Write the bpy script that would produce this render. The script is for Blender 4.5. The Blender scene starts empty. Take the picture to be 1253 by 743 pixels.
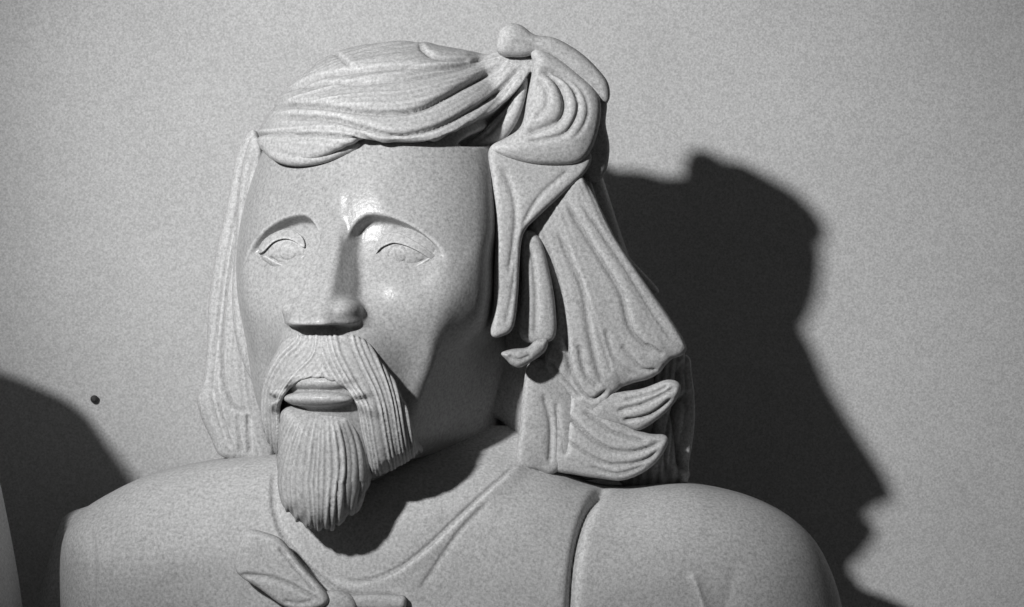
import bpy, math
import numpy as np

# ------------------------------------------------------------------ units
S = 0.0005          # metres per working unit (0.5 mm of stone)
D = 4000.0          # camera distance in working units (2 m)
CU, CV = 626.5, 371.5
WALL_W = -345.0     # wall depth (w grows towards the camera)

def B(p):
    """working coords (X right, Y up, w to camera) -> blender metres"""
    return (p[0] * S, -p[2] * S, p[1] * S + 1.5)

def pt(u, v, w):
    k = 1.0 - w / D
    return np.array([(u - CU) * k, (CV - v) * k, w], np.float32)

# ------------------------------------------------------------------ camera, world, light
scene = bpy.context.scene
cam = bpy.data.cameras.new('camera'); cam_o = bpy.data.objects.new('camera', cam)
scene.collection.objects.link(cam_o); scene.camera = cam_o
cam_o.location = B((0, 0, D)); cam_o.rotation_euler = (math.pi / 2, 0, 0)
cam.sensor_fit = 'HORIZONTAL'; cam.sensor_width = 36.0
cam.lens = 36.0 * D / 1253.0
cam.clip_start = 0.05; cam.clip_end = 50

world = bpy.data.worlds.new('World'); scene.world = world; world.use_nodes = True
world.node_tree.nodes['Background'].inputs[0].default_value = (1, 1, 1, 1)
world.node_tree.nodes['Background'].inputs[1].default_value = 0.04

LAMP = np.array([-1560.0, 1150.0, 2420.0])
AIM = np.array([-70.0, 170.0, -150.0])
lamp = bpy.data.lights.new('gallery_spot', 'SPOT'); lamp_o = bpy.data.objects.new('gallery_spot', lamp)
scene.collection.objects.link(lamp_o)
lamp_o.location = B(LAMP)
from mathutils import Vector
lamp_o.rotation_euler = (Vector(B(AIM)) - Vector(B(LAMP))).to_track_quat('-Z', 'Y').to_euler()
lamp.energy = 124.0; lamp.spot_size = math.radians(34); lamp.spot_blend = 1.0
lamp.shadow_soft_size = 0.038
lamp_o['label'] = 'gallery spotlight'

vs = scene.view_settings
vs.view_transform = 'Standard'; vs.look = 'None'; vs.gamma = 1.0; vs.exposure = 0.0
vs.use_curve_mapping = False
scene.render.engine = 'CYCLES'

# ------------------------------------------------------------------ materials
def new_mat(name):
    m = bpy.data.materials.new(name); m.use_nodes = True
    nt = m.node_tree
    return m, nt, nt.nodes['Principled BSDF']

def node(nt, kind, **kw):
    n = nt.nodes.new(kind)
    for k, v in kw.items():
        if k.startswith('i_'):
            key = k[2:]
            n.inputs[int(key) if key.isdigit() else key.replace('_', ' ')].default_value = v
        else:
            setattr(n, k, v)
    return n

def ramp(nt, fac, stops):
    r = nt.nodes.new('ShaderNodeValToRGB')
    el = r.color_ramp.elements
    while len(el) < len(stops): el.new(0.5)
    for e, (p, c) in zip(el, stops):
        e.position = p; e.color = (c, c, c, 1)
    nt.links.new(fac, r.inputs[0]); return r

def mul(nt, a, b, fac=1.0, mode='MULTIPLY'):
    m = nt.nodes.new('ShaderNodeMix'); m.data_type = 'RGBA'; m.blend_type = mode
    m.inputs[0].default_value = fac
    nt.links.new(a, m.inputs[6]); nt.links.new(b, m.inputs[7]); return m.outputs[2]

def stone(name, base, rough=0.36, wear=1.0):
    m, nt, bs = new_mat(name)
    tc = node(nt, 'ShaderNodeTexCoord')
    big = node(nt, 'ShaderNodeTexNoise', i_Scale=13.0, i_Detail=6.0, i_Roughness=0.65)
    fine = node(nt, 'ShaderNodeTexNoise', i_Scale=560.0, i_Detail=3.0, i_Roughness=0.8)
    for n in (big, fine): nt.links.new(tc.outputs['Object'], n.inputs['Vector'])
    c1 = ramp(nt, big.outputs[0], [(0.3, base * 0.90), (0.7, base * 1.08)])
    c2 = ramp(nt, fine.outputs[0], [(0.3, 0.62), (0.5, 0.97), (0.7, 1.28)])
    c = mul(nt, c1.outputs[0], c2.outputs[0])
    geo = node(nt, 'ShaderNodeNewGeometry')
    edge = ramp(nt, geo.outputs['Pointiness'], [(0.42, 0.78), (0.5, 1.0), (0.56, 1.0 + 0.42 * wear)])
    c = mul(nt, c, edge.outputs[0])
    nt.links.new(c, bs.inputs['Base Color'])
    r = ramp(nt, fine.outputs[0], [(0.25, rough * 1.35), (0.75, rough * 0.8)])
    nt.links.new(r.outputs[0], bs.inputs['Roughness'])
    bs.inputs['Specular IOR Level'].default_value = 0.12
    bp = node(nt, 'ShaderNodeBump', i_Strength=0.3, i_Distance=0.0003)
    nt.links.new(fine.outputs[0], bp.inputs['Height'])
    tool = node(nt, 'ShaderNodeTexNoise', i_Scale=70.0, i_Detail=3.0, i_Roughness=0.55)
    nt.links.new(tc.outputs['Object'], tool.inputs['Vector'])
    bp2 = node(nt, 'ShaderNodeBump', i_Strength=0.2, i_Distance=0.0014)
    nt.links.new(tool.outputs[0], bp2.inputs['Height']); nt.links.new(bp.outputs[0], bp2.inputs['Normal'])
    nt.links.new(bp2.outputs[0], bs.inputs['Normal'])
    return m

STONE = stone('carved_grey_stone', 0.38, rough=0.22)
STONE_HAIR = stone('carved_grey_stone_matt', 0.42, rough=0.45)
STONE_COAT = stone('carved_grey_stone_coat', 0.47, rough=0.55)
STONE2 = stone('pale_stone', 0.55, rough=0.5)

def wall_material():
    m, nt, bs = new_mat('painted_plaster')
    tc = node(nt, 'ShaderNodeTexCoord')
    fine = node(nt, 'ShaderNodeTexNoise', i_Scale=820.0, i_Detail=2.0, i_Roughness=0.6)
    mid = node(nt, 'ShaderNodeTexNoise', i_Scale=14.0, i_Detail=4.0)
    for n in (fine, mid): nt.links.new(tc.outputs['Object'], n.inputs['Vector'])
    c1 = ramp(nt, fine.outputs[0], [(0.28, 0.37), (0.72, 0.60)])
    c2 = ramp(nt, mid.outputs[0], [(0.3, 0.96), (0.7, 1.03)])
    nt.links.new(mul(nt, c1.outputs[0], c2.outputs[0]), bs.inputs['Base Color'])
    bs.inputs['Roughness'].default_value = 0.85
    bs.inputs['Specular IOR Level'].default_value = 0.2
    bp = node(nt, 'ShaderNodeBump', i_Strength=0.3, i_Distance=0.0004)
    nt.links.new(fine.outputs[0], bp.inputs['Height']); nt.links.new(bp.outputs[0], bs.inputs['Normal'])
    return m
WALL = wall_material()
IRON, _nt, _bs = new_mat('dark_iron')
_bs.inputs['Base Color'].default_value = (0.02, 0.02, 0.02, 1); _bs.inputs['Roughness'].default_value = 0.6

# ------------------------------------------------------------------ distance-field sculpting kit
def smin(a, b, k):
    h = np.clip(0.5 + 0.5 * (b - a) / k, 0, 1)
    return b + (a - b) * h - k * h * (1 - h)
def smax(a, b, k): return -smin(-a, -b, k)
def sstep(x, a, b):
    t = np.clip((x - a) / (b - a), 0, 1); return t * t * (3 - 2 * t)

def ell(P, c, r):
    q = (P - np.array(c, np.float32)); r = np.array(r, np.float32)
    k0 = np.sqrt(((q / r) ** 2).sum(-1)) + 1e-6
    k1 = np.sqrt(((q / (r * r)) ** 2).sum(-1)) + 1e-6
    return k0 * (k0 - 1.0) / k1

def sell(P, c, r, n=2.7):
    # boxier ellipsoid: flat front, tight turn to the sides
    q = (P - np.array(c, np.float32)); a = np.abs(q / np.array(r, np.float32))
    k0 = np.sqrt((a[..., 0] ** n + a[..., 2] ** n) ** (2 / n) + a[..., 1] ** 2) + 1e-6
    return np.sqrt((q * q).sum(-1)) * (1 - 1 / np.maximum(k0, 0.15))

def capsule(P, a, b, ra, rb):
    a = np.array(a, np.float32); b = np.array(b, np.float32)
    d = b - a; t = np.clip(((P - a) @ d) / (d @ d), 0, 1)
    return np.sqrt(((P - a - t[..., None] * d) ** 2).sum(-1)) - (ra + (rb - ra) * t)

def spline(pts, n=8, closed=False):
    p = np.array(pts, np.float64); out = []
    m = len(p); last = m if closed else m - 1
    for i in range(last):
        if closed: a, b, c, d = p[i - 1], p[i], p[(i + 1) % m], p[(i + 2) % m]
        else: a, b, c, d = p[max(i - 1, 0)], p[i], p[i + 1], p[min(i + 2, m - 1)]
        t = np.linspace(0, 1, n, endpoint=False)[:, None]
        out.append(0.5 * (2 * b + (c - a) * t + (2 * a - 5 * b + 4 * c - d) * t ** 2 + (3 * b - a - 3 * c + d) * t ** 3))
    if not closed: out.append(p[-1:])
    return np.concatenate(out)

def line_dist(U, V, pts):
    """distance, signed side, arc position (0..1) to an open polyline"""
    best = np.full(U.shape, 1e9); side = np.zeros(U.shape); arc = np.zeros(U.shape)
    seg = np.hypot(*(pts[1:] - pts[:-1]).T); L = np.concatenate([[0], np.cumsum(seg)])
    for i in range(len(pts) - 1):
        ax, ay = pts[i]; dx, dy = pts[i + 1] - pts[i]; q = dx * dx + dy * dy
        if q < 1e-9: continue
        t = np.clip(((U - ax) * dx + (V - ay) * dy) / q, 0, 1)
        ex = U - ax - t * dx; ey = V - ay - t * dy
        d = np.hypot(ex, ey); m = d < best
        best = np.where(m, d, best)
        side = np.where(m, np.sign(dx * ey - dy * ex), side)     # +1: right-hand side looking along, i.e. below a left-to-right line (v down)
        arc = np.where(m, (L[i] + t * seg[i]) / L[-1], arc)
    return best, side, arc

class Poly:
    """smoothed signed distance of a closed outline, looked up on a grid (X right, Y up)"""
    def __init__(self, pts, blur=3.0, pad=90.0, step=2.0):
        self.step = step
        lo = pts.min(0) - pad; hi = pts.max(0) + pad
        self.lo = lo
        nx, ny = np.ceil((hi - lo) / step).astype(int) + 1
        X = lo[0] + np.arange(nx) * step; Y = lo[1] + np.arange(ny) * step
        U, V = np.meshgrid(X, Y, indexing='ij')
        q = np.concatenate([pts, pts[:1]])
        best = np.full(U.shape, 1e9); inside = np.zeros(U.shape, bool)
        for i in range(len(pts)):
            ax, ay = q[i]; bx, by = q[i + 1]; dx, dy = bx - ax, by - ay; qq = dx * dx + dy * dy
            if qq < 1e-9: continue
            t = np.clip(((U - ax) * dx + (V - ay) * dy) / qq, 0, 1)
            best = np.minimum(best, (U - ax - t * dx) ** 2 + (V - ay - t * dy) ** 2)
            c = (ay > V) != (by > V)
            inside ^= c & (U < (bx - ax) * (V - ay) / (by - ay if by != ay else 1e-9) + ax)
        d = np.sqrt(best); d[inside] *= -1
        r = int(round(blur / step))
        if r > 0:
            for _ in range(2):
                for ax in (0, 1):
                    p = np.pad(d, [(r, r) if a == ax else (0, 0) for a in (0, 1)], mode='edge')
                    cs = np.cumsum(p, axis=ax); z = np.zeros_like(np.take(cs, [0], ax))
                    cs = np.concatenate([z, cs], ax); n = 2 * r + 1
                    d = (np.take(cs, range(n, cs.shape[ax]), ax) - np.take(cs, range(0, cs.shape[ax] - n), ax)) / n
        self.g = d.astype(np.float32)
    def __call__(self, X, Y):
        fx = (X - self.lo[0]) / self.step; fy = (Y - self.lo[1]) / self.step
        nx, ny = self.g.shape
        cx = np.clip(fx, 0, nx - 1.001); cy = np.clip(fy, 0, ny - 1.001)
        i = cx.astype(np.int32); j = cy.astype(np.int32); a = cx - i; b = cy - j; g = self.g
        d = (g[i, j] * (1 - a) + g[i + 1, j] * a) * (1 - b) + (g[i, j + 1] * (1 - a) + g[i + 1, j + 1] * a) * b
        return d + np.hypot(fx - cx, fy - cy) * self.step

def trace(pts, w, closed=True, n=6):
    """outline given as (u, v) at depth w -> working X, Y"""
    s = spline(pts, n, closed); k = 1.0 - w / D
    return np.stack([(s[:, 0] - CU) * k, (CV - s[:, 1]) * k], 1)

class Pillow:
    """an outline with real thickness and rounded edges, optionally tilted / bowed in depth"""
    def __init__(self, pts, w, T, R, tilt=(0, 0), bow=0.0, blur=4.0, n=6, dome=0.0, reach=16.0):
        self.dome, self.reach = dome, reach
        o = trace(pts, w, True, n)
        self.c = o.mean(0); self.P = Poly(o, blur); self.w, self.T, self.R = w, T, min(R, T); self.tilt = tilt; self.bow = bow
        e = abs(tilt[0]) * np.ptp(o[:, 0]) + abs(tilt[1]) * np.ptp(o[:, 1]) + abs(bow) * 1.2
        self.lo = np.array([*(o.min(0) - 6), w - T - e - 6]); self.hi = np.array([*(o.max(0) + 6), w + T + e + 6])
        self.half = np.ptp(o, axis=0) / 2 + 1
    def __call__(self, P):
        d2 = self.P(P[..., 0], P[..., 1])
        x = P[..., 0] - self.c[0]; y = P[..., 1] - self.c[1]
        w0 = self.w + self.tilt[0] * x + self.tilt[1] * y
        if self.bow: w0 = w0 - self.bow * ((x / self.half[0]) ** 2)
        T = self.T - self.dome * np.exp(np.minimum(d2, 0) / self.reach) if self.dome else self.T
        dz = np.abs(P[..., 2] - w0) - T + self.R
        a = d2 + self.R
        return np.sqrt(np.maximum(a, 0) ** 2 + np.maximum(dz, 0) ** 2) + np.minimum(np.maximum(a, dz), 0) - self.R

def surface_net(f, lo, hi, h):
    lo = np.array(lo, np.float32); n = (np.ceil((np.array(hi) - lo) / h / 4).astype(int) + 1) * 4
    C = 4
    ax = [lo[i] + (np.arange(n[i] // C) * C + C / 2 - 0.5) * h for i in range(3)]
    G = np.stack(np.meshgrid(*ax, indexing='ij'), -1).astype(np.float32)
    Fc = f(G.reshape(-1, 3)).reshape(G.shape[:3])
    near = np.abs(Fc) < C * h * 1.9
    F = np.repeat(np.repeat(np.repeat(Fc, C, 0), C, 1), C, 2).astype(np.float32)
    bi = np.argwhere(near)
    off = np.stack(np.meshgrid(*[np.arange(C)] * 3, indexing='ij'), -1).reshape(-1, 3)
    for s in range(0, len(bi), 6000):
        idx = (bi[s:s + 6000, None, :] * C + off[None]).reshape(-1, 3)
        F[idx[:, 0], idx[:, 1], idx[:, 2]] = f((lo + idx * h).astype(np.float32))
    inn = F < 0
    inn[0] = inn[-1] = False; inn[:, 0] = inn[:, -1] = False; inn[:, :, 0] = inn[:, :, -1] = False
    F = np.where(inn, np.minimum(F, -1e-4), np.maximum(F, 1e-4))
    m = [s - 1 for s in F.shape]
    cnt = np.zeros(m, np.int8); 
    for dx in (0, 1):
        for dy in (0, 1):
            for dz in (0, 1): cnt += inn[dx:dx + m[0], dy:dy + m[1], dz:dz + m[2]]
    act = np.argwhere((cnt > 0) & (cnt < 8))
    vid = np.full(m, -1, np.int64); vid[act[:, 0], act[:, 1], act[:, 2]] = np.arange(len(act))
    acc = np.zeros((len(act), 3)); num = np.zeros(len(act))
    corners = [(a, b, c) for a in (0, 1) for b in (0, 1) for c in (0, 1)]
    for a in corners:
        for k in range(3):
            if a[k]: continue
            b = list(a); b[k] = 1
            fa = F[act[:, 0] + a[0], act[:, 1] + a[1], act[:, 2] + a[2]]
            fb = F[act[:, 0] + b[0], act[:, 1] + b[1], act[:, 2] + b[2]]
            x = (fa < 0) != (fb < 0); t = np.where(x, fa / np.where(x, fa - fb, 1), 0)
            p = np.tile(np.array(a, float), (len(act), 1)); p[:, k] = t
            acc += p * x[:, None]; num += x
    V = lo + (act + acc / num[:, None]) * h
    Q = []
    for k in range(3):
        i, j = (k + 1) % 3, (k + 2) % 3
        sl0 = [slice(None)] * 3; sl1 = [slice(None)] * 3
        sl0[k] = slice(0, -1); sl1[k] = slice(1, None)
        ch = np.argwhere(inn[tuple(sl0)] != inn[tuple(sl1)])
        ch = ch[(ch[:, i] > 0) & (ch[:, j] > 0) & (ch[:, i] < F.shape[i] - 1) & (ch[:, j] < F.shape[j] - 1)]
        q = []
        for di, dj in ((1, 1), (0, 1), (0, 0), (1, 0)):
            c = ch.copy(); c[:, i] -= di; c[:, j] -= dj
            q.append(vid[c[:, 0], c[:, 1], c[:, 2]])
        q = np.stack(q, 1)
        first = inn[ch[:, 0], ch[:, 1], ch[:, 2]]
        q[~first] = q[~first][:, ::-1]
        Q.append(q)
    return V, np.concatenate(Q)

def gradient(f, V, e=0.7):
    V = V.astype(np.float32); k = np.array([[1, -1, -1], [-1, -1, 1], [-1, 1, -1], [1, 1, 1]], np.float32)
    g = sum(kk * f(V + kk * e)[:, None] for kk in k) / (4 * e)
    return g

def sculpt(f, lo, hi, h, detail=None, iters=2):
    V, Q = surface_net(f, lo, hi, h)
    for _ in range(iters):
        g = gradient(f, V); g2 = (g * g).sum(1) + 0.05
        st = (f(V.astype(np.float32)) / g2)[:, None] * g
        ln = np.sqrt((st ** 2).sum(1, keepdims=True)); st *= np.minimum(1, h * 0.8 / (ln + 1e-9))
        V = V - st
    if detail is not None:
        g = gradient(f, V, 1.5); N = g / (np.sqrt((g * g).sum(1, keepdims=True)) + 1e-6)
        k = D / (D - V[:, 2])
        U_, V_ = CU + V[:, 0] * k, CV - V[:, 1] * k
        V = V + N * detail(U_, V_, V, N)[:, None]
    return V, Q

def make_obj(name, VQ, mat, parent=None):
    V, Q = VQ
    v = np.stack([V[:, 0] * S, -V[:, 2] * S, V[:, 1] * S + 1.5], 1)
    me = bpy.data.meshes.new(name)
    me.vertices.add(len(v)); me.vertices.foreach_set('co', v.astype(np.float32).ravel())
    me.loops.add(len(Q) * 4); me.loops.foreach_set('vertex_index', Q.astype(np.int32).ravel())
    me.polygons.add(len(Q))
    me.polygons.foreach_set('loop_start', np.arange(0, len(Q) * 4, 4, dtype=np.int32))
    me.update(calc_edges=True); me.validate()
    me.polygons.foreach_set('use_smooth', np.ones(len(me.polygons), bool))
    me.materials.append(mat)
    o = bpy.data.objects.new(name, me); scene.collection.objects.link(o)
    if parent is not None: o.parent = parent
    return o

# --- carving tools: work on points as seen from the front, fading on surfaces that turn away
def hash1(i, seed):
    x = np.sin(i * 127.1 + seed * 311.7) * 43758.5453
    return x - np.floor(x)
def noise1(x, seed=0):
    i = np.floor(x); t = x - i; t = t * t * (3 - 2 * t)
    return hash1(i, seed) * (1 - t) + hash1(i + 1, seed) * t

def groove(U, V, pts, width, depth, step=0.0, reach=18.0, taper=True):
    """cut a groove along a curve; step > 0 raises the upper/left bank so it overlaps the next band"""
    p = spline(pts, 6); m = max(width * 4, reach * 3 if step else 0)
    lo = p.min(0) - m; hi = p.max(0) + m
    out = np.zeros(U.shape)
    s = (U > lo[0]) & (U < hi[0]) & (V > lo[1]) & (V < hi[1])
    if not s.any(): return out
    d, sd, a = line_dist(U[s], V[s], p)
    fade = sstep(a, -0.001, 0.12) * sstep(-a, -1.001, -0.88) if taper else 1.0
    h = -depth * np.exp(-(d / width) ** 1.25 * 1.1) * fade
    if step: h = h + step * fade * np.exp(-d / reach) * sstep(-sd * d, -width * 0.5, width * 0.5)
    out[s] = h
    return out

def strands(U, V, inner, outer, n, amp, seed=0):
    """strand ridges running between two guide curves"""
    di, _, ai = line_dist(U, V, spline(inner, 4)); do, _, _ = line_dist(U, V, spline(outer, 4))
    t = di / (di + do + 1e-6)
    t = t + 0.30 / n * (noise1(ai * 2.2 + t * 5, seed) - 0.5) + 1.3 / n * (noise1(t * n * 0.42, seed + 5) - 0.5)
    r = np.abs(np.sin(np.pi * n * t)) ** 0.7
    k = np.floor(n * t)
    lev = (0.35 + 1.1 * hash1(k, seed + 1)) * (0.55 + 0.9 * noise1(ai * 2.6 + hash1(k, seed + 2) * 9, seed + 7))
    return amp * (r * lev - 0.6)

front = lambda N, a=-0.05, b=0.3: sstep(N[:, 2], a, b)

# ------------------------------------------------------------------ setting: the wall
def box(name, lo, hi, mat):
    x0, y0, z0 = lo; x1, y1, z1 = hi
    vs_ = [(x0, y0, z0), (x1, y0, z0), (x1, y1, z0), (x0, y1, z0), (x0, y0, z1), (x1, y0, z1), (x1, y1, z1), (x0, y1, z1)]
    fs = [(0, 3, 2, 1), (4, 5, 6, 7), (0, 1, 5, 4), (1, 2, 6, 5), (2, 3, 7, 6), (3, 0, 4, 7)]
    me = bpy.data.meshes.new(name); me.from_pydata(vs_, [], fs); me.materials.append(mat)
    o = bpy.data.objects.new(name, me); scene.collection.objects.link(o); return o
wy = -WALL_W * S
wall = box('wall', (-1.6, wy, 0.75), (1.6, wy + 0.1, 2.6), WALL); wall['kind'] = 'structure'

# ------------------------------------------------------------------ the bust
def empty(name, loc, label, cat):
    o = bpy.data.objects.new(name, None); scene.collection.objects.link(o)
    o.location = loc; o.empty_display_size = 0.05
    o['label'] = label; o['category'] = cat
    return o
bust = empty('stone_bust', (0, 0, 0), 'carved grey stone bust of a bearded man with long swept hair', 'bust')

# ---- head frame: face turned to the viewer's left, chin a little up
YAW = math.radians(22.0); PITCH = math.radians(5.0)
HC = np.array([-147.0, 64.0, 0.0], np.float32)
ca, sa, cp, sp = math.cos(YAW), math.sin(YAW), math.cos(PITCH), math.sin(PITCH)
fw = np.array([-sa * cp, sp, ca * cp]); rt = np.array([ca, 0, sa]); up = np.cross(fw, rt)
HR = np.stack([rt, up, fw], 1).astype(np.float32)
def loc(P): return (P - HC) @ HR

hollow = Pillow([(528, 181), (560, 155), (590, 138), (617, 119), (640, 95), (652, 76), (650, 120), (636, 156), (606, 182), (570, 188)], 190, 130, 14, (0.0, 0), 0, 2)
def skull(p):
    d = sell(p, (-4, 14, -20), (176, 240, 184), 2.4)
    d = smin(d, sell(p, (-4, -35, 6), (166, 176, 148), 2.8), 40)
    d = smin(d, ell(p, (0, -200, 96), (82, 88, 86)), 60)
    q = p.copy(); q[:, 0] = np.abs(q[:, 0])
    d = smin(d, ell(q, (86, -160, 22), (68, 88, 88)), 50)     # jaw corners
    return d

def head_sdf(P):
    p = loc(P); x, y, z = p[:, 0], p[:, 1], p[:, 2]
    d = skull(p)
    q = p.copy(); q[:, 0] = np.abs(x); ax = q[:, 0]
    d = smin(d, ell(q, (70, -70, 88), (62, 62, 62)), 40)        # cheeks
    d = smin(d, ell(p, (0, -142, 152), (64, 64, 54)), 46)       # muzzle under the moustache
    d = smax(d, (p - np.array((78, -165, 100), np.float32)) @ np.array((.94, -.33, .09), np.float32) - 24, 8)   # side plane of cheek and jaw
    d = smin(d, ell(p, (98, -52, 62), (64, 66, 78)), 26)        # cheekbone
    d = smax(d, P[:, 0] + 16 - 34 * sstep(-P[:, 1], 0, 90), 28)
    d = smax(d, .65 * (x - 78) - .75 * (y + 238), 4)           # underside of the jaw
    # eye sockets: crisp arch under the brow, running out into the cheek
    arch = 27 - np.where(ax > 46, 0.0062 * (ax - 46) ** 2, 0.035 * (44 - ax) ** 2)
    m = sstep(arch - y, -1, 9) * sstep(ax, 15, 26) * (1 - sstep(-y, -14, 96)) * (1 - sstep(ax, 92, 136)) * (z > 40)
    d = d + 21 * m
    # nose
    t = np.clip((30 - y) / 136.0, 0, 1.1)
    zr = 162 + 72 * t ** 1.05; hw = 9 + 13 * t; sl = 0.26 + 0.20 * t + 0.24 * sstep(t, 0.72, 1.0)
    side = (ax - hw - smin(zr - z, 42 + 0 * z, 14) * sl) / np.sqrt(1 + sl * sl)
    nose = smax(side, z - zr, 8)
    nose = smax(nose, -(y + 105 + (z - 190) * 0.12), 8)
    nose = smax(nose, y - 62, 20); nose = smax(nose, 60 - z, 5)
    nose = smin(nose, ell(q, (31, -90, 192), (17, 15, 26)), 9)
    d = smin(d, nose, 7)
    # mouth
    d = smax(d, -ell(p, (0, -186, 233), (52, 22, 32)), 10)
    d = smin(d, ell(p, (0, -174, 192), (38, 10, 20)), 3)
    d = smin(d, ell(p, (0, -193, 194), (43, 10, 22)), 3)
    # neck
    nk = capsule(P, (-92, -90, -72), (-106, -330, -60), 86, 94)
    return smax(smin(d, nk, 14), -hollow(P) - 12, 4)

def eye_part(side, lines, crease, edge, lower):
    def f(P):
        p = loc(P); x = p[:, 0] * side
        q = np.stack([x, p[:, 1], p[:, 2]], 1)
        d = ell(q, (71, -12, zf), (54, 35, 44))
        return d
    zz = np.linspace(60, 200, 400); q = np.stack([0 * zz + 71 * side, 0 * zz - 6, zz], 1)
    zf = zz[np.argmax(head_sdf((HC + q @ HR.T).astype(np.float32)) > 0)] + 10 - 44
    c = HC + HR @ np.array((71 * side, -6, 118), np.float32)
    def det(U, V, P, N):
        h = np.zeros(U.shape)
        for L in lines: h += groove(U, V, *L)
        return h
    eye_o = make_obj('eye', sculpt(f, c - np.array((66, 44, 50)), c + np.array((66, 44, 50)), 1.2, det), STONE_HAIR, head)
    band = trace(crease + edge[::-1], c[2], True, 4)
    BP = Poly(band, 0, 30, 1.0)
    fl = lambda P: smax(f(P) - 4.5, BP(P[:, 0], P[:, 1]), 1.5)
    lid = sculpt(fl, (band[:, 0].min() - 6, band[:, 1].min() - 6, c[2] - 40), (band[:, 0].max() + 6, band[:, 1].max() + 6, c[2] + 50), 1.2)
    make_obj('eyelid', lid, STONE_HAIR, eye_o)
    low = trace(lower, c[2], True, 4); LP = Poly(low, 0, 30, 1.0)
    fl2 = lambda P: smax(f(P) - 3.6, LP(P[:, 0], P[:, 1]), 2.0)
    make_obj('eyelid', sculpt(fl2, (low[:, 0].min() - 6, low[:, 1].min() - 6, c[2] - 40), (low[:, 0].max() + 6, low[:, 1].max() + 6, c[2] + 50), 1.2), STONE_HAIR, eye_o)
    return eye_o

hb_lo = np.array([-340, -345, -225]); hb_hi = np.array([60, 285, 272])
head = make_obj('head', sculpt(head_sdf, hb_lo, hb_hi, 2.1), STONE, bust)

def ring(u, v, rad): return [(u + rad * math.cos(a * 0.5236), v + rad * math.sin(a * 0.5236)) for a in range(13)]
eye_part(-1, [([(328, 313), (340, 323), (352, 327), (363, 325), (372, 315)], 2.2, 3.5), (ring(352, 308, 11), 1.6, 1.6)],
         [(316, 309), (327, 295), (339, 285), (351, 281), (362, 283), (373, 292)], [(323, 309), (335, 298), (344, 294), (353, 293), (363, 296.5), (375, 304)],
         [(326, 313), (340, 321), (352, 325), (363, 323), (375, 312), (377, 318), (365, 329), (352, 332), (338, 328), (323, 317)])
eye_part(1, [([(465, 322), (480, 331), (495, 332), (509, 327), (522, 316)], 2.2, 3.5), (ring(486, 312, 11), 1.6, 1.6)],
         [(453, 309), (460, 298), (470, 289), (481, 285), (494, 288), (514, 299), (530, 311), (546, 324)], [(458, 315), (466, 305), (475, 300), (484, 298), (498, 301.5), (514, 309), (532, 320)],
         [(462, 318), (478, 328), (495, 330), (510, 325), (526, 316), (530, 320), (512, 332), (495, 337), (476, 335), (460, 323)])

# ---- moustache: a thick layer over the muzzle
mo_out = [(358, 411), (338, 428), (323, 455), (316, 490), (320, 528), (333, 564), (342, 565), (345, 540), (343, 512), (346, 491),
          (356, 476), (372, 465), (392, 461), (412, 466), (428, 478), (439, 498), (443, 522), (449, 552), (457, 582), (482, 575),
          (512, 560), (511, 545), (504, 518), (494, 488), (479, 458), (462, 434), (444, 412), (400, 409)]
MO = Poly(trace(mo_out, 165), 2.0)
def mo_sdf(P):
    p = loc(P)
    base = smin(head_sdf(P), ell(p, (0, -190, 124), (104, 95, 58)), 40)
    m = MO(P[:, 0], P[:, 1])
    d = smax(base - np.minimum(2 + 0.4 * np.maximum(-m, 0), 3 + 5 * sstep(-P[:, 1], 45, 130)), m, 4)
    return smax(d, 90 - P[:, 2], 4)
def mo_detail(U, V, P, N):
    L = strands(U, V, [(394, 410), (389, 440), (362, 468), (345, 492), (343, 530), (341, 567)],
                [(357, 410), (335, 430), (320, 460), (315, 490), (319, 530), (331, 567)], 8, 2.3, 3)
    R = strands(U, V, [(394, 410), (402, 440), (420, 472), (438, 500), (446, 540), (456, 590)],
                [(486, 405), (496, 440), (504, 478), (510, 515), (518, 570)], 13, 2.4, 8)
    return np.where(U < 394, L, R) * front(N, -0.3, 0.2)
make_obj('moustache', sculpt(mo_sdf, (-320, -215, 80), (-90, -25, 285), 1.4, mo_detail), STONE_HAIR, bust)

# ---- goatee
be = Pillow([(346, 500), (341, 528), (339, 560), (339, 590), (343, 612), (350, 625), (357, 628), (363, 640), (370, 637), (377, 649), (384, 643), (391, 652), (398, 643),
             (406, 649), (412, 639), (420, 642), (426, 630), (435, 630), (447, 605), (455, 580), (454, 554), (446, 526), (436, 500), (420, 496), (395, 498), (370, 496)],
            164, 48, 40, (0, -0.06), 6, 2, 4)
def be_detail(U, V, P, N):
    s = strands(U, V, [(372, 500), (352, 540), (340, 590), (352, 650)], [(425, 500), (446, 540), (454, 590), (440, 650)], 15, 2.4, 21)
    return s * sstep(V, 500, 530) * front(N, -0.6, 0.0)
make_obj('beard', sculpt(be, be.lo, be.hi, 1.5, be_detail), STONE_HAIR, bust)

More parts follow.
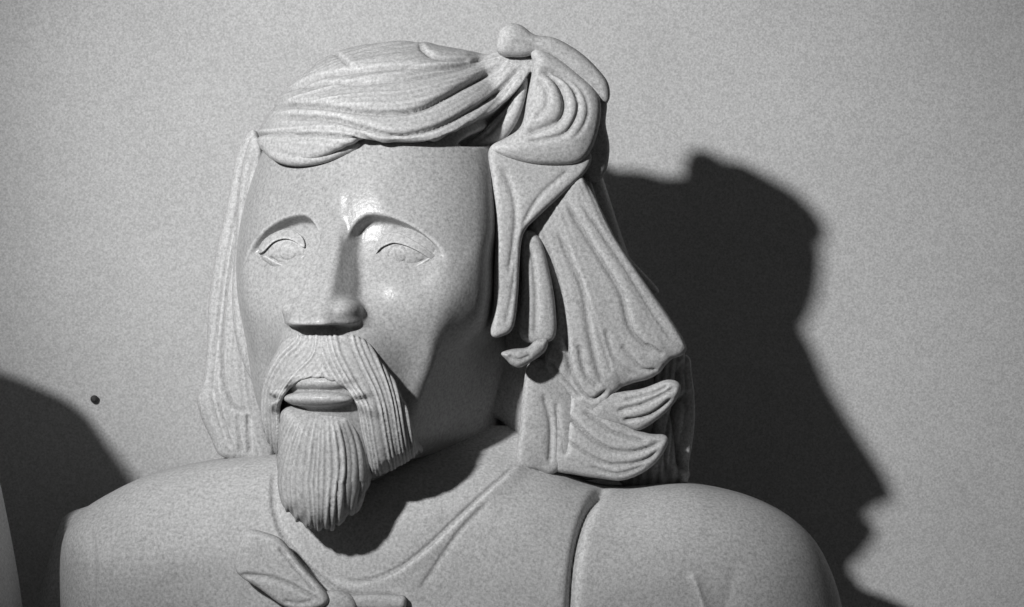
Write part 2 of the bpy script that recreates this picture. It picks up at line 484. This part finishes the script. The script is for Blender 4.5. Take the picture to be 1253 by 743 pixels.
# ---- hair on the crown
cap = Pillow([(302, 178), (312, 163), (331, 135), (345, 116), (379, 96), (391, 79), (423, 60), (460, 49), (500, 44), (522, 47), (553, 56),
              (593, 64), (612, 56), (650, 54), (700, 78), (728, 110), (732, 150), (700, 205), (640, 196), (597, 182), (537, 182), (488, 182), (448, 180), (432, 186), (399, 200), (367, 204),
              (343, 200), (327, 190), (314, 176)], 0, 240, 60, (0, 0), 0, 6)
sil = Poly(trace([(262, 600), (262, 380), (285, 230), (302, 178), (312, 163), (331, 135), (345, 116), (379, 96), (391, 79), (423, 60), (460, 49), (500, 44), (522, 47), (553, 56),
              (593, 64), (612, 56), (650, 54), (700, 78), (728, 110), (732, 150), (740, 210), (780, 330), (830, 420), (842, 500), (840, 600)], 0), 4.0)
def cap_sdf(P):
    p = loc(P)
    d = smin(skull(p) - 12, ell(p, (6, 108, -22), (176, 166, 192)), 25)
    d = smin(d, ell(p, (10, 40, -80), (190, 200, 175)), 40)
    back = smax(d, P[:, 2] + 10, 30)
    fr = smax(d, cap(P), 14)
    back = smin(back, ell(P, (70, 0, -30), (92, 190, 75)), 40)
    back = smin(back, ell(P, (90, -125, -26), (88, 95, 56)), 40)
    back = smin(back, ell(P, (40, 238, 15), (88, 76, 80)), 20)
    back = smin(back, ell(P, (10, 258, 34), (72, 52, 50)), 20)
    lim = smax(back, sil(P[:, 0], P[:, 1]) + 3, 12)
    lim = smax(lim, -(P[:, 1] + 225), 20)
    d = smax(smin(fr, lim, 10), -(P[:, 2] + 225), 25)
    d = smax(d, (P[:, 1] - 330 - 0.62 * (P[:, 2] - 60)) / 1.18, 30)
    return smax(d, -hollow(P), 4)
def cap_detail(U, V, P, N):
    h = np.zeros(U.shape)
    G = lambda *a, **k: groove(U, V, *a, **k)
    h += G([(345, 118), (391, 96), (444, 86), (488, 82), (528, 84), (561, 81), (593, 73), (625, 62)], 4, 4, 4, 14)
    h += G([(350, 112), (400, 103), (440, 103), (496, 97), (553, 87), (595, 76)], 3, 3, 2, 10)
    h += G([(325, 129), (391, 131), (440, 137), (488, 138), (520, 131), (561, 109), (593, 91), (625, 64)], 4, 7, 6, 18)
    h += G([(330, 142), (403, 145), (440, 155), (480, 165), (512, 162), (545, 151), (577, 133), (609, 111), (633, 83), (648, 70)], 3.6, 6, 5, 16)
    h += G([(306, 167), (359, 164), (411, 166), (444, 171), (484, 183)], 3, 5, 4, 12)
    h += G([(430, 158), (470, 176), (520, 176), (560, 160)], 2.6, 2.5)
    h += G([(405, 62), (425, 78), (430, 86)], 3, 3, 3, 8)
    h += G([(512, 52), (522, 66), (540, 74), (575, 76)], 3, 4, 3, 8)
    h += strands(U, V, [(306, 172), (359, 165), (411, 166), (480, 183), (545, 170), (605, 120), (645, 75)], [(345, 110), (379, 90), (444, 55), (520, 42), (593, 58), (640, 50)], 17, 0.8, 61) * sstep(-V, -190, -170)
    return 1.4 * h * front(N, -0.7, -0.3)
hair = make_obj('hair', sculpt(cap_sdf, (-375, -235, -262), (222, 340, 230), 2.2, cap_detail), STONE_HAIR, bust)

def lock(name, pts, w, T, R, tilt=(0, 0), bow=0.0, lines=(), st=None, blur=3.0, h=2.0, parent=hair, mat=STONE_HAIR, n=6, fr=(-0.3, 0.2)):
    pl = Pillow(pts, w, T, min(R, 6), tilt, bow, blur, n, dome=min(R * 0.62, T * 0.6), reach=R * 0.75)
    def det(U, V, P, N):
        s = np.zeros(U.shape)
        for L in lines: s += groove(U, V, *L)
        if st: s += strands(U, V, *st)
        return s * front(N, *fr)
    return make_obj(name, sculpt(pl, pl.lo, pl.hi, h, det), mat, parent)

# forelock panel at the left of the brow
lock('hair_lock', [(313, 166), (326, 190), (343, 200), (367, 204), (399, 200), (432, 187), (450, 179), (423, 170), (371, 164)],
     112, 20, 10, (0.35, -0.25), 10, [([(330, 180), (370, 190), (420, 180)], 3, 2)])
# fold in the shadowed hollow beside the knot
lock('hair_lock', [(560, 183), (590, 160), (620, 130), (640, 95), (648, 86), (642, 125), (628, 158), (604, 181)], 66, 20, 14, (0.1, 0), 0,
     [([(575, 182), (605, 155), (630, 120)], 3, 3)])
# knot of hair at the side of the head
knot_l = [([(656, 84), (680, 98), (691, 122), (686, 144), (666, 154), (640, 160)], 5, 8, -3, 9),
          ([(662, 80), (694, 98), (708, 125), (702, 150), (684, 166), (640, 172)], 3, 4, -2, 6),
          ([(670, 80), (706, 102), (720, 128), (716, 152), (700, 172)], 2.5, 2.5),
          ([(655, 95), (668, 110), (668, 130), (652, 146)], 3, 3)]
knot = lock('hair_knot', [(652, 80), (645, 120), (638, 155), (621, 169), (597, 182), (613, 192), (646, 201), (682, 203), (710, 199), (726, 179),
     (735, 141), (731, 115), (706, 90), (680, 70), (655, 60), (648, 66)], 68, 46, 26, (-0.1, -0.1), 6, knot_l, parent=bust)
lock('hair_band', [(609, 48), (613, 37), (623, 31), (638, 33), (654, 45), (678, 48), (710, 66), (734, 89), (745, 106), (744, 130),
     (728, 117), (698, 96), (660, 69), (640, 72), (610, 68)], 56, 40, 16, (-0.1, 0.0), 0, [([(618, 52), (650, 55), (700, 84), (738, 116)], 5, 2)], parent=knot)
lock('knot_back', [(700, 100), (735, 112), (742, 130), (740, 153), (745, 181), (741, 210), (730, 224), (712, 216), (690, 190), (690, 130)], 20, 60, 30, (0, 0), 0, (), parent=knot)
# temple strand: broad at the knot, narrow beside the cheek
lock('hair_lock', [(600, 178), (646, 178), (718, 182), (720, 206), (690, 236), (660, 264), (641, 285), (636, 320), (634, 360), (628, 402), (612, 412), (600, 412),
     (604, 380), (604, 345), (606, 300), (606, 262), (602, 225)], 92, 18, 6, (-0.12, -0.10), 0,
     [([(612, 200), (628, 240), (630, 280), (622, 340)], 4, 3.5), ([(700, 205), (660, 240), (638, 280)], 3, 3), ([(632, 300), (628, 350), (618, 400)], 3, 2)])
lock('hair_lock', [(638, 286), (660, 290), (674, 340), (680, 380), (679, 414), (660, 420), (641, 418), (634, 400), (638, 350)], 70, 22, 12, (0, 0), 0,
     [([(648, 300), (655, 350), (655, 415)], 4, 4)])
# big fan of hair behind the ear
fan_l = [([(681, 280), (697, 317), (713, 358), (724, 418), (736, 462), (750, 480)], 4, 7, 4, 14),
         ([(691, 245), (730, 309), (760, 358), (774, 406), (812, 441)], 4, 8, 5, 16),
         ([(705, 240), (760, 320), (800, 384), (832, 428)], 3, 3.5, 2, 8),
         ([(665, 300), (684, 350), (694, 420), (700, 470)], 3.5, 3), ([(740, 400), (752, 440), (780, 462)], 3, 3),
         ([(705, 330), (730, 400), (750, 462)], 2.5, 2.5),
         ([(690, 405), (700, 455), (722, 488), (746, 474)], 3, 6, 3, 7), ([(708, 420), (716, 458), (734, 476)], 2.6, 4), ([(672, 440), (690, 466), (712, 490)], 3, 4),
         ([(760, 420), (784, 450), (806, 452)], 3, 4, 2, 6), ([(790, 420), (812, 434)], 2.5, 3)]
lock('hair_lock', [(706, 214), (672, 240), (646, 280), (660, 312), (676, 350), (680, 390), (672, 420), (664, 454), (687, 474), (707, 499), (725, 509), (742, 499), (751, 480),
     (770, 470), (790, 465), (806, 457), (820, 440), (836, 434), (839, 422), (818, 388), (786, 345), (752, 294), (734, 258), (718, 228)],
     33, 36, 16, (0.02, 0.16), 0, fan_l, ([(655, 270), (674, 340), (680, 400), (690, 490)], [(716, 215), (748, 290), (802, 370), (842, 432)], 10, 0.8, 31))
lock('hair_lock', [(714, 206), (722, 222), (740, 270), (770, 315), (806, 356), (780, 352), (744, 300), (720, 258), (706, 226)], -8, 40, 14, (-0.2, 0), 0,
     [([(716, 215), (734, 268), (780, 335)], 3, 3)], blur=0)
# curls over the collar
lock('hair_curl', [(722, 510), (728, 480), (768, 478), (790, 474), (812, 465), (829, 466), (833, 477), (820, 499), (800, 516), (780, 527), (764, 522)], 20, 28, 14, (-0.05, 0), 0,
     [([(752, 503), (790, 492), (828, 472)], 3, 6, 3, 6), ([(760, 514), (795, 507), (824, 486)], 3, 6, 3, 6), ([(762, 490), (800, 480), (820, 470)], 2.4, 4)])
lock('hair_curl', [(668, 470), (720, 470), (752, 496), (774, 522), (796, 531), (814, 531), (818, 539), (806, 561), (787, 577), (761, 587), (738, 585), (705, 580), (672, 570), (664, 522)],
     12, 34, 14, (-0.05, -0.05), 0, [([(692, 505), (735, 544), (775, 552), (814, 537)], 3.4, 7, 3, 8), ([(690, 535), (740, 566), (785, 564), (810, 548)], 3, 5, 2, 6), ([(712, 500), (750, 528), (795, 540)], 3, 5, 2, 6), ([(696, 480), (694, 520), (692, 560)], 3, 6), ([(720, 570), (755, 580), (790, 570)], 2.5, 3)])
lock('hair_lock', [(650, 440), (690, 450), (705, 492), (705, 519), (700, 556), (676, 580), (660, 575), (633, 566), (636, 520), (640, 475)], 20, 32, 10, (-0.2, 0), 0,
     [([(664, 480), (674, 520), (672, 572)], 4, 4), ([(680, 490), (684, 530), (684, 568)], 3, 3)])
lock('hair_lock', [(800, 430), (838, 432), (846, 470), (848, 500), (843, 560), (835, 592), (760, 592), (740, 540), (770, 470)], -60, 50, 34, (0, 0), 0,
     [([(836, 440), (828, 500), (836, 580)], 5, 14, -4, 8), ([(845, 478), (820, 520), (815, 590)], 5, 14)],
     ([(800, 430), (780, 500), (770, 592)], [(845, 432), (852, 500), (842, 592)], 6, 5, 77))
# hair falling on the far side of the face
lock('hair_lock', [(314, 158), (296, 182), (288, 214), (279, 260), (268, 307), (259, 364), (256, 428), (252, 463), (244, 486), (250, 511), (262, 536), (272, 556),
     (300, 562), (335, 562), (340, 520), (330, 470), (325, 440), (320, 400), (320, 350), (322, 300), (322, 240), (322, 190)], -62, 62, 26, (0.1, 0), 0,
     [([(306, 176), (292, 220), (284, 300), (274, 370), (270, 440), (276, 478), (290, 500), (318, 503)], 3, 5, -2, 8), ([(290, 240), (272, 340), (262, 430), (258, 490), (276, 545)], 3, 3),
      ([(303, 505), (305, 558)], 2.5, 5), ([(290, 505), (294, 556)], 2.5, 3), ([(262, 470), (272, 510), (284, 550)], 2.5, 3)],
     ([(300, 190), (280, 270), (262, 370), (246, 480), (272, 556)], [(322, 190), (310, 270), (300, 370), (300, 480), (320, 560)], 7, 0.7, 51))
lock('hair_lock', [(312, 163), (300, 190), (292, 240), (288, 300), (284, 350), (286, 400), (296, 440), (312, 470), (330, 480), (325, 420), (310, 340), (312, 250), (322, 190)], 0, 20, 10, (0.3, 0), 0,
     [([(310, 185), (298, 250), (293, 340), (298, 420)], 2.5, 2.5)])
# ear lobe below the temple strand
lock('ear', [(613, 432), (627, 427), (645, 425), (656, 416), (670, 415), (668, 429), (652, 442), (636, 450), (626, 447), (619, 440)], 86, 14, 10, (-0.2, 0), 0,
     [([(622, 434), (636, 440), (650, 434)], 4, 3)], blur=0, h=1.5, parent=head, mat=STONE)

# ---- coat, shirt, tie
torso = Pillow([(77, 800), (75, 720), (76, 672), (84, 644), (100, 625), (135, 603), (180, 582), (240, 567), (300, 559), (400, 552), (560, 548), (660, 566), (735, 594), (830, 591),
     (870, 596), (920, 609), (965, 631), (995, 659), (1015, 695), (1029, 740), (1036, 800), (1040, 1000), (1040, 1100), (556, 1110), (72, 1100), (72, 1000)], -20, 145, 120, (0, 0), 25, 10)
cloak = Pillow([(30, 800), (48, 735), (75, 640), (100, 622), (200, 600), (400, 590), (640, 600), (830, 600), (980, 660), (1020, 740), (1030, 1100), (556, 1110), (30, 1100)], -140, 60, 50, (0, 0), 0, 8)
def coat_sdf(P):
    d = torso(P)
    nk = capsule(P, (-112, -185, -20), (-150, -345, -15), 128, 132)
    nk = smax(nk, P[:, 1] + 192 + 0.85 * (P[:, 2] - 40), 8)
    d = smin(d, nk, 40)
    d = smin(d, ell(P, (-120, -530, 30), (360, 260, 112)), 60)
    d = smin(d, cloak(P), 6)
    return d
def coat_detail(U, V, P, N):
    h = np.zeros(U.shape)
    G = lambda *a, **k: groove(U, V, *a, **k)
    h += G([(740, 594), (722, 618), (709, 655), (701, 700), (697, 760)], 5.2, 16, taper=False)
    h += G([(336, 565), (333, 610), (342, 648), (366, 684), (398, 712), (430, 728), (500, 728)], 2.8, 6, -3, 12)
    h += G([(640, 562), (600, 596), (560, 634), (520, 672), (480, 700), (440, 712), (405, 704)], 2.6, 5, 3, 10)
    h += G([(600, 610), (565, 645), (540, 680), (510, 725)], 3, 2, -2, 12)
    h += G([(112, 640), (116, 690), (113, 760)], 5, 3)
    h += G([(845, 700), (855, 725), (862, 750)], 6, -4); h += G([(900, 690), (890, 730), (880, 760)], 10, 2)
    return h * front(N, 0.0, 0.3)
coat = make_obj('coat', sculpt(coat_sdf, (-620, -640, -215), (445, -165, 200), 2.4, coat_detail), STONE_COAT, bust)

# bow tie
tie = lock('bow_tie', [(290, 702), (288, 680), (296, 656), (304, 648), (330, 654), (346, 662), (372, 694), (398, 722), (404, 736), (380, 746), (350, 742), (318, 720)],
     151, 16, 9, (0.1, -0.1), 0, [([(290, 703), (330, 706), (370, 722), (395, 738)], 3, 5, 2, 8), ([(340, 668), (362, 695), (388, 726)], 3, 4), ([(345, 735), (365, 738), (385, 734)], 2.5, 3)], parent=bust, mat=STONE_COAT)
lock('tie_knot', [(392, 728), (410, 722), (430, 728), (438, 745), (430, 765), (400, 770), (380, 755)], 148, 20, 14, parent=tie, mat=STONE_COAT)
lock('tie_end', [(426, 728), (492, 728), (497, 733), (497, 742), (492, 745), (428, 744)], 140, 16, 5, parent=tie, mat=STONE_COAT, n=2, blur=2)
lock('tie_end', [(430, 744), (560, 746), (610, 760), (600, 800), (500, 800), (430, 770)], 136, 16, 8, parent=tie, mat=STONE_COAT)

# ------------------------------------------------------------------ neighbouring sculpture at the left edge
nb = Pillow([(-700, 560), (-560, 420), (-420, 330), (-310, 285), (-215, 306), (-120, 338), (-58, 374), (-34, 440), (-26, 530), (-8, 612), (15, 740), (30, 900), (30, 1100), (-700, 1100)], 45, 130, 60, (0, 0), 0, 8)
nbo = make_obj('neighbour_sculpture', sculpt(nb, nb.lo, nb.hi, 7.0), STONE2)
nbo['label'] = 'pale rounded sculpture cut off by the left edge of the picture'; nbo['category'] = 'sculpture'

# ------------------------------------------------------------------ nail in the wall
def nail():
    c = pt(116, 488.5, WALL_W); n = 14; vs_, fs = [], []
    prof = [(0.8, -6), (1.4, 3), (4.6, 3.2), (5.4, 4.6), (4.4, 6.6), (2.0, 7.6)]
    for r, w in prof:
        for i in range(n):
            a = 2 * math.pi * i / n
            vs_.append(B((c[0] + r * math.cos(a) * (1 + 0.05 * math.sin(3 * a)), c[1] + r * math.sin(a), WALL_W + w)))
    for k in range(len(prof) - 1):
        for i in range(n): fs.append((k * n + i, k * n + (i + 1) % n, (k + 1) * n + (i + 1) % n, (k + 1) * n + i))
    fs.append(tuple((len(prof) - 1) * n + i for i in range(n)))
    me = bpy.data.meshes.new('nail'); me.from_pydata(vs_, [], fs); me.materials.append(IRON)
    o = bpy.data.objects.new('nail', me); scene.collection.objects.link(o)
    o['label'] = 'small dark nail head in the wall left of the bust'; o['category'] = 'nail'
nail()
